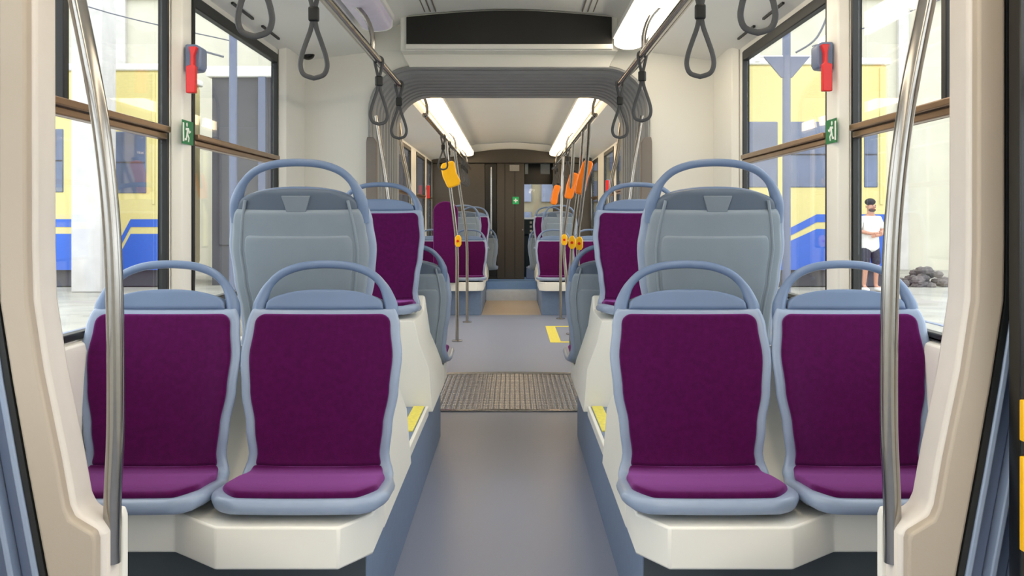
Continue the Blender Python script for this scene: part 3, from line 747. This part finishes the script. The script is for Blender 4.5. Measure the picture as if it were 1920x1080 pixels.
# ------------------------------------------------------------------ yard outside
GZ = -.25
gd = struct(MB().box(-60, 60, -30, 90, GZ - .2, GZ).build('ground', 'ground'))
for k, (sx, x) in enumerate(((-1, -4.0), (1, 4.2))):
    for dx in (0, 1.45):
        o = MB(); o.box(x * 1 + sx * dx - .035, x + sx * dx + .035, -30, 16.5, GZ, GZ + .012)
        tag(o.build('tram_rail', 'holder'), 'steel rail of the track in the yard %s of the tram' % ('left' if sx < 0 else 'right'), 'rail', 'track rails in the yard')
def tramcar(x0, x1, y0, y1, top, label, wins, kink):
    t = thing('tram_car', label, 'tram', (x0, y0, GZ)); Wd = x1 - x0; D = y1 - y0; hh = top - GZ
    def z(v): return v - GZ
    MB().box(0, Wd, 0, D, .35, hh - .12).build('body', 'ycar', t, bevel=.10, seg=3)
    MB().box(-.03, Wd + .05, -.04, D, hh - .14, hh).build('roof', 'pale', t, bevel=.03)
    MB().box(.1, Wd - .1, .1, D - .1, 0.02, .36).build('undercarriage', 'depot', t)
    for a, b_, z0, z1 in wins:
        o = MB().box(a - x0, b_ - x0, -.02, .05, z(z0), z(z1)).build('window', 'tglass', t, bevel=.02)
        MB().box(a - x0 + .02, b_ - x0 - .02, -.03, -.018, z(z0 + (z1 - z0) * .5) - .015, z(z0 + (z1 - z0) * .5) + .015).build('crossbar', 'depot', o)
    for nm, mm, o1, o2, yy in (('blue_band', 'bcar', 0, -.16, -.012), ('blue_skirt', 'bcar', -.30, -9, -.012)):
        low = lambda v: max(z(v), .36)
        up_ = [(min(Wd - .01, max(.01, x - x0)), low(v + o1)) for x, v in kink]; dn = [(min(Wd - .01, max(.01, x - x0)), low(v + o2) - (.001 if low(v + o2) <= .36 else 0)) for x, v in kink]
        MB().prism(up_ + dn[::-1], 'y', yy, .03).build(nm, mm, t)
    for a in (.15, Wd - .15):
        MB().box(a - .03, a + .03, -.03, 0, 1.7, hh - .2).build('corner_strip', 'ycar', t, bevel=.01)
    return t
tramcar(2.9, 7.72, 18.6, 21.0, 4.46, 'yellow and blue tram standing in the yard beyond the right windows', [(4.3, 5.95 - .5, 1.80, 3.15), (5.62, 7.1, 1.80, 3.15), (7.22, 7.5, 1.80, 3.15)], [(2.9, .28), (4.4, .30), (6.25, 1.25), (7.72, 1.25)])
tramcar(-9.9, -7.2, 18.6, 21.0, 4.34, 'yellow and blue tram partly behind the pale pillar, beyond the left windows', [(-9.5, -9.2, 1.7, 3.0), (-8.15, -7.5, 1.68, 2.95)], [(-9.9, 1.15), (-8.9, 1.15), (-8.6, .70), (-8.05, .72), (-7.82, 1.15), (-7.2, 1.15)])
o = MB().box(-8.42, -7.83, 17.3, 17.95, GZ, 6.5).build('building_pillar', 'pillar', bevel=.03)
tag(o, 'pale square building pillar in front of the left yellow tram', 'pillar')
t = thing('blue_bin', 'blue waste bin standing at the foot of the pale pillar', 'bin', (-8.55, 16.2, GZ))
MB().prism([(-.22, .1), (.22, .1), (.28, .62), (-.28, .62)], 'y', -.2, .2).build('body', 'bcar', t, bevel=.03)
MB().box(-.3, .3, -.22, .22, .62, .70).build('lid', 'bcar', t, bevel=.03)
MB().box(-.2, .2, -.15, .15, 0, .1).build('foot', 'depot', t)
# dark depot hall left
t = thing('depot_hall', 'dark grey depot building with a pale eave beyond the left rear window', 'building', (0, 0, 0))
MB().box(-6.35, -1.6, 19.2, 23, GZ, 4.15).build('body', 'depot', t)
MB().box(-6.45, -1.5, 19.1, 23, 4.15, 4.38).build('eave', 'pale', t, bevel=.03)
MB().box(-5.35, -5.2, 19.1, 19.25, GZ, 4.15).build('corner_pier', 'polec', t)
for a in (-6.2, -4.6, -3.2): MB().box(a, a + .9, 19.15, 19.22, .6, 3.1).build('gate_panel', 'depot', t, bevel=.02)
# cream halls behind everything
o = thing('cream_hall', 'long cream building closing the yard behind the right tram', 'building', (0, 0, 0))
MB().box(5.5, 34, 25, 30, GZ, 7.2).build('body', 'wall', o)
MB().box(5.4, 34.1, 24.85, 30, 7.2, 7.45).build('eave', 'pale', o)
for a in (9.3, 10.6, 12.2, 14.2): MB().box(a, a + .28, 24.85, 25, GZ, 7.2).build('pilaster', 'pillar', o, bevel=.02)
o = thing('cream_hall', 'long cream building closing the yard behind the left tram', 'building', (0, 0, 0))
MB().box(-34, -7.0, 25, 30, GZ, 7.2).build('body', 'wall', o)
MB().box(-34.1, -6.9, 24.85, 30, 7.2, 7.45).build('eave', 'pale', o)
for a in (-12.6, -10.9): MB().box(a, a + .28, 24.85, 25, GZ, 7.2).build('pilaster', 'pillar', o, bevel=.02)
# street front seen through the cab windscreen
o = thing('street_front', 'pale building front with window rows seen through the cab windscreen', 'building', (0, 0, 0))
M['ochre'] = mat('ochre_front', (132, 124, 104), .9, var=.2, scale=.8)
MB().box(-5, 9, 44, 50, GZ, 12).build('body', 'ochre', o)
for i in range(9):
    for j in range(4): MB().box(-3 + i * 1.1, -2.4 + i * 1.1, 43.9, 44.02, .5 + j * 1.5, 1.5 + j * 1.5).build('window', 'tglass', o)

def catenary(x, y, label, bracket):
    t = thing('overhead_line_pole', label, 'pole', (x, y, GZ))
    MB().cyl((0, 0, 0), (0, 0, 8.5), .075).build('mast', 'polec', t)
    if bracket:
        zc = 3.98 - GZ
        MB().prism([(-.44, zc + .22), (.44, zc + .22), (.10, zc - .18), (-.10, zc - .18)], 'y', -.03, .03).build('bracket', 'polec', t, bevel=.01)
        MB().cyl((-1.1, 0, zc + .22), (1.1, 0, zc + .22), .02, 8).build('cross_arm', 'pale', t)
        for a in (-.55, .62): MB().cyl((a, 0, zc + .12), (a, 0, zc + .30), .05, 10).build('insulator', 'pale', t)
    return t
catenary(5.15, 17.0, 'blue-grey overhead line pole with triangular bracket before the right tram', True)
catenary(-5.35, 17.4, 'thin blue-grey overhead line pole before the dark depot', False)
def wirep(pts, label, r=.012): tag(MB().tube(smoothpath(pts, 6), r, 6).build('overhead_wire', 'wire'), label, 'wire')
wirep([(-10.5, 17, 6.2), (-8, 17, 5.15), (-5.3, 17, 4.5)], 'dark overhead wire crossing the first left window')
wirep([(5.3, 16, 4.2), (7.5, 16, 5.0), (9.5, 16, 5.9)], 'dark overhead wire crossing the first right window')
wirep([(5.9, 16.6, 6.2), (5.85, 16.6, 5.2), (5.6, 16.6, 4.5), (5.2, 16.6, 4.2)], 'looping cable dropping to the bracket of the right pole', .02)
wirep([(-6.1, 16.2, 5.9), (-6.05, 16.2, 4.9), (-5.8, 16.2, 4.3), (-5.15, 16.2, 4.05)], 'looping cable hanging before the dark depot', .02)
# rubble heap
m = MB()
for i in range(60):
    x = 8.1 + random.random() * 1.1; h = .42 * (1 - abs(x - 8.6) / .65); r = .06 + random.random() * .08
    m.ball((x, 18.6 + random.random() * .6, GZ + max(0.03, h * random.random())), r, r * .8, r * .7, 6, 4)
tag(m.build('rubble_heap', 'rubble', smooth=10), 'low heap of grey rubble on the ground right of the person', 'rubble', None, 'stuff')

# ------------------------------------------------------------------ person in the yard
def person(x, y):
    t = thing('person', 'person in white t-shirt and dark shorts standing with folded arms outside the right window', 'person', (x, y, GZ), PI * .06)
    def skin(name, pts, edges, radii, m, root=0, sub=2):
        me = bpy.data.meshes.new(name); me.from_pydata(pts, edges, []); o = bpy.data.objects.new(name, me); COL.objects.link(o); o.parent = t
        me.materials.append(M[m])
        sk = o.modifiers.new('skin', 'SKIN'); sk.use_smooth_shade = True
        for i, v in enumerate(me.skin_vertices[0].data):
            v.radius = radii[i]; v.use_root = (i == root)
        ss = o.modifiers.new('sub', 'SUBSURF'); ss.levels = sub; ss.render_levels = sub
        return o
    # body: pelvis root, spine, neck, head, legs, arms
    P = [(0, 0, .95), (0, .01, 1.15), (0, .02, 1.38), (0, .01, 1.50), (0, -.01, 1.60), (0, -.02, 1.70),
         (-.10, 0, .88), (-.11, -.01, .50), (-.12, .03, .10), (-.13, -.10, .04),
         (.10, 0, .88), (.12, -.01, .50), (.13, .03, .10), (.15, -.10, .04),
         (-.18, .02, 1.42), (-.25, .0, 1.17), (-.10, -.19, 1.12), (.04, -.22, 1.13),
         (.18, .02, 1.42), (.25, .0, 1.17), (.10, -.20, 1.10), (-.06, -.24, 1.08)]
    E = [(0, 1), (1, 2), (2, 3), (3, 4), (4, 5), (0, 6), (6, 7), (7, 8), (8, 9), (0, 10), (10, 11), (11, 12), (12, 13), (2, 14), (14, 15), (15, 16), (16, 17), (2, 18), (18, 19), (19, 20), (20, 21)]
    R = [(.14, .10), (.125, .09), (.13, .09), (.055, .055), (.075, .09), (.07, .085), (.08, .08), (.055, .06), (.036, .04), (.04, .03), (.08, .08), (.055, .06), (.036, .04), (.04, .03), (.055, .055), (.042, .042), (.033, .033), (.03, .022), (.055, .055), (.042, .042), (.033, .033), (.03, .022)]
    body = skin('body', P, E, R, 'skin')
    # fingers
    for (hx, hy, hz, d) in ((.04, -.22, 1.13, 1), (-.06, -.24, 1.08, -1)):
        for j in range(4):
            q = MB().tube([(hx, hy - .01, hz + .022 - j * .016), (hx + d * .045, hy - .012, hz + .02 - j * .017), (hx + d * (.075 - abs(j - 1.2) * .006), hy + .005, hz + .014 - j * .017)], [.009, .0085, .007], 8)
            q.build('finger', 'skin', body)
        MB().tube([(hx - d * .01, hy - .01, hz + .03), (hx + d * .02, hy - .02, hz + .055)], [.011, .008], 8).build('thumb', 'skin', body)
    # shirt
    SP = [(0, 0, .74), (0, .01, 1.12), (0, .02, 1.36), (0, .015, 1.46), (-.19, .02, 1.41), (-.255, 0, 1.20), (.19, .02, 1.41), (.255, 0, 1.20)]
    skin('t_shirt', SP, [(0, 1), (1, 2), (2, 3), (2, 4), (4, 5), (2, 6), (6, 7)], [(.20, .14), (.175, .13), (.16, .115), (.09, .08), (.075, .07), (.07, .065), (.075, .07), (.07, .065)], 'shirt')
    for sx in (-1, 1):
        skin('shorts_leg', [(sx * .07, 0, .90), (sx * .11, 0, .70), (sx * .12, 0, .50)], [(0, 1), (1, 2)], [(.11, .11), (.105, .10), (.10, .095)], 'shorts')
        skin('shoe', [(sx * .13, .05, .045), (sx * .135, -.06, .045), (sx * .14, -.16, .035)], [(0, 1), (1, 2)], [(.045, .045), (.048, .045), (.04, .032)], 'shirt')
        MB().ball((sx * .032, -.118, 1.67), .012, .008, .007, 10, 6).build('eye', 'dark', t)
        MB().ball((sx * .095, -.01, 1.645), .012, .02, .03, 10, 6).build('ear', 'skin', t)
    h = MB(); h.ball((0, .012, 1.735), .098, .108, .072, 20, 12); h.build('hair', 'hair', t, smooth=80)
    M['stubble'] = mat('stubble', (92, 70, 62), .8)
    h = MB(); h.ball((0, -.055, 1.578), .070, .066, .040, 16, 10); h.build('beard', 'stubble', t, smooth=80)
    MB().tube([(0, -.11, 1.675), (0, -.135, 1.64), (0, -.115, 1.63)], [.010, .016, .012], 8).build('nose', 'skin', t)
    MB().ball((0, -.122, 1.597), .022, .006, .006, 10, 6).build('mouth', 'red', t)
person(6.96, 17.6)
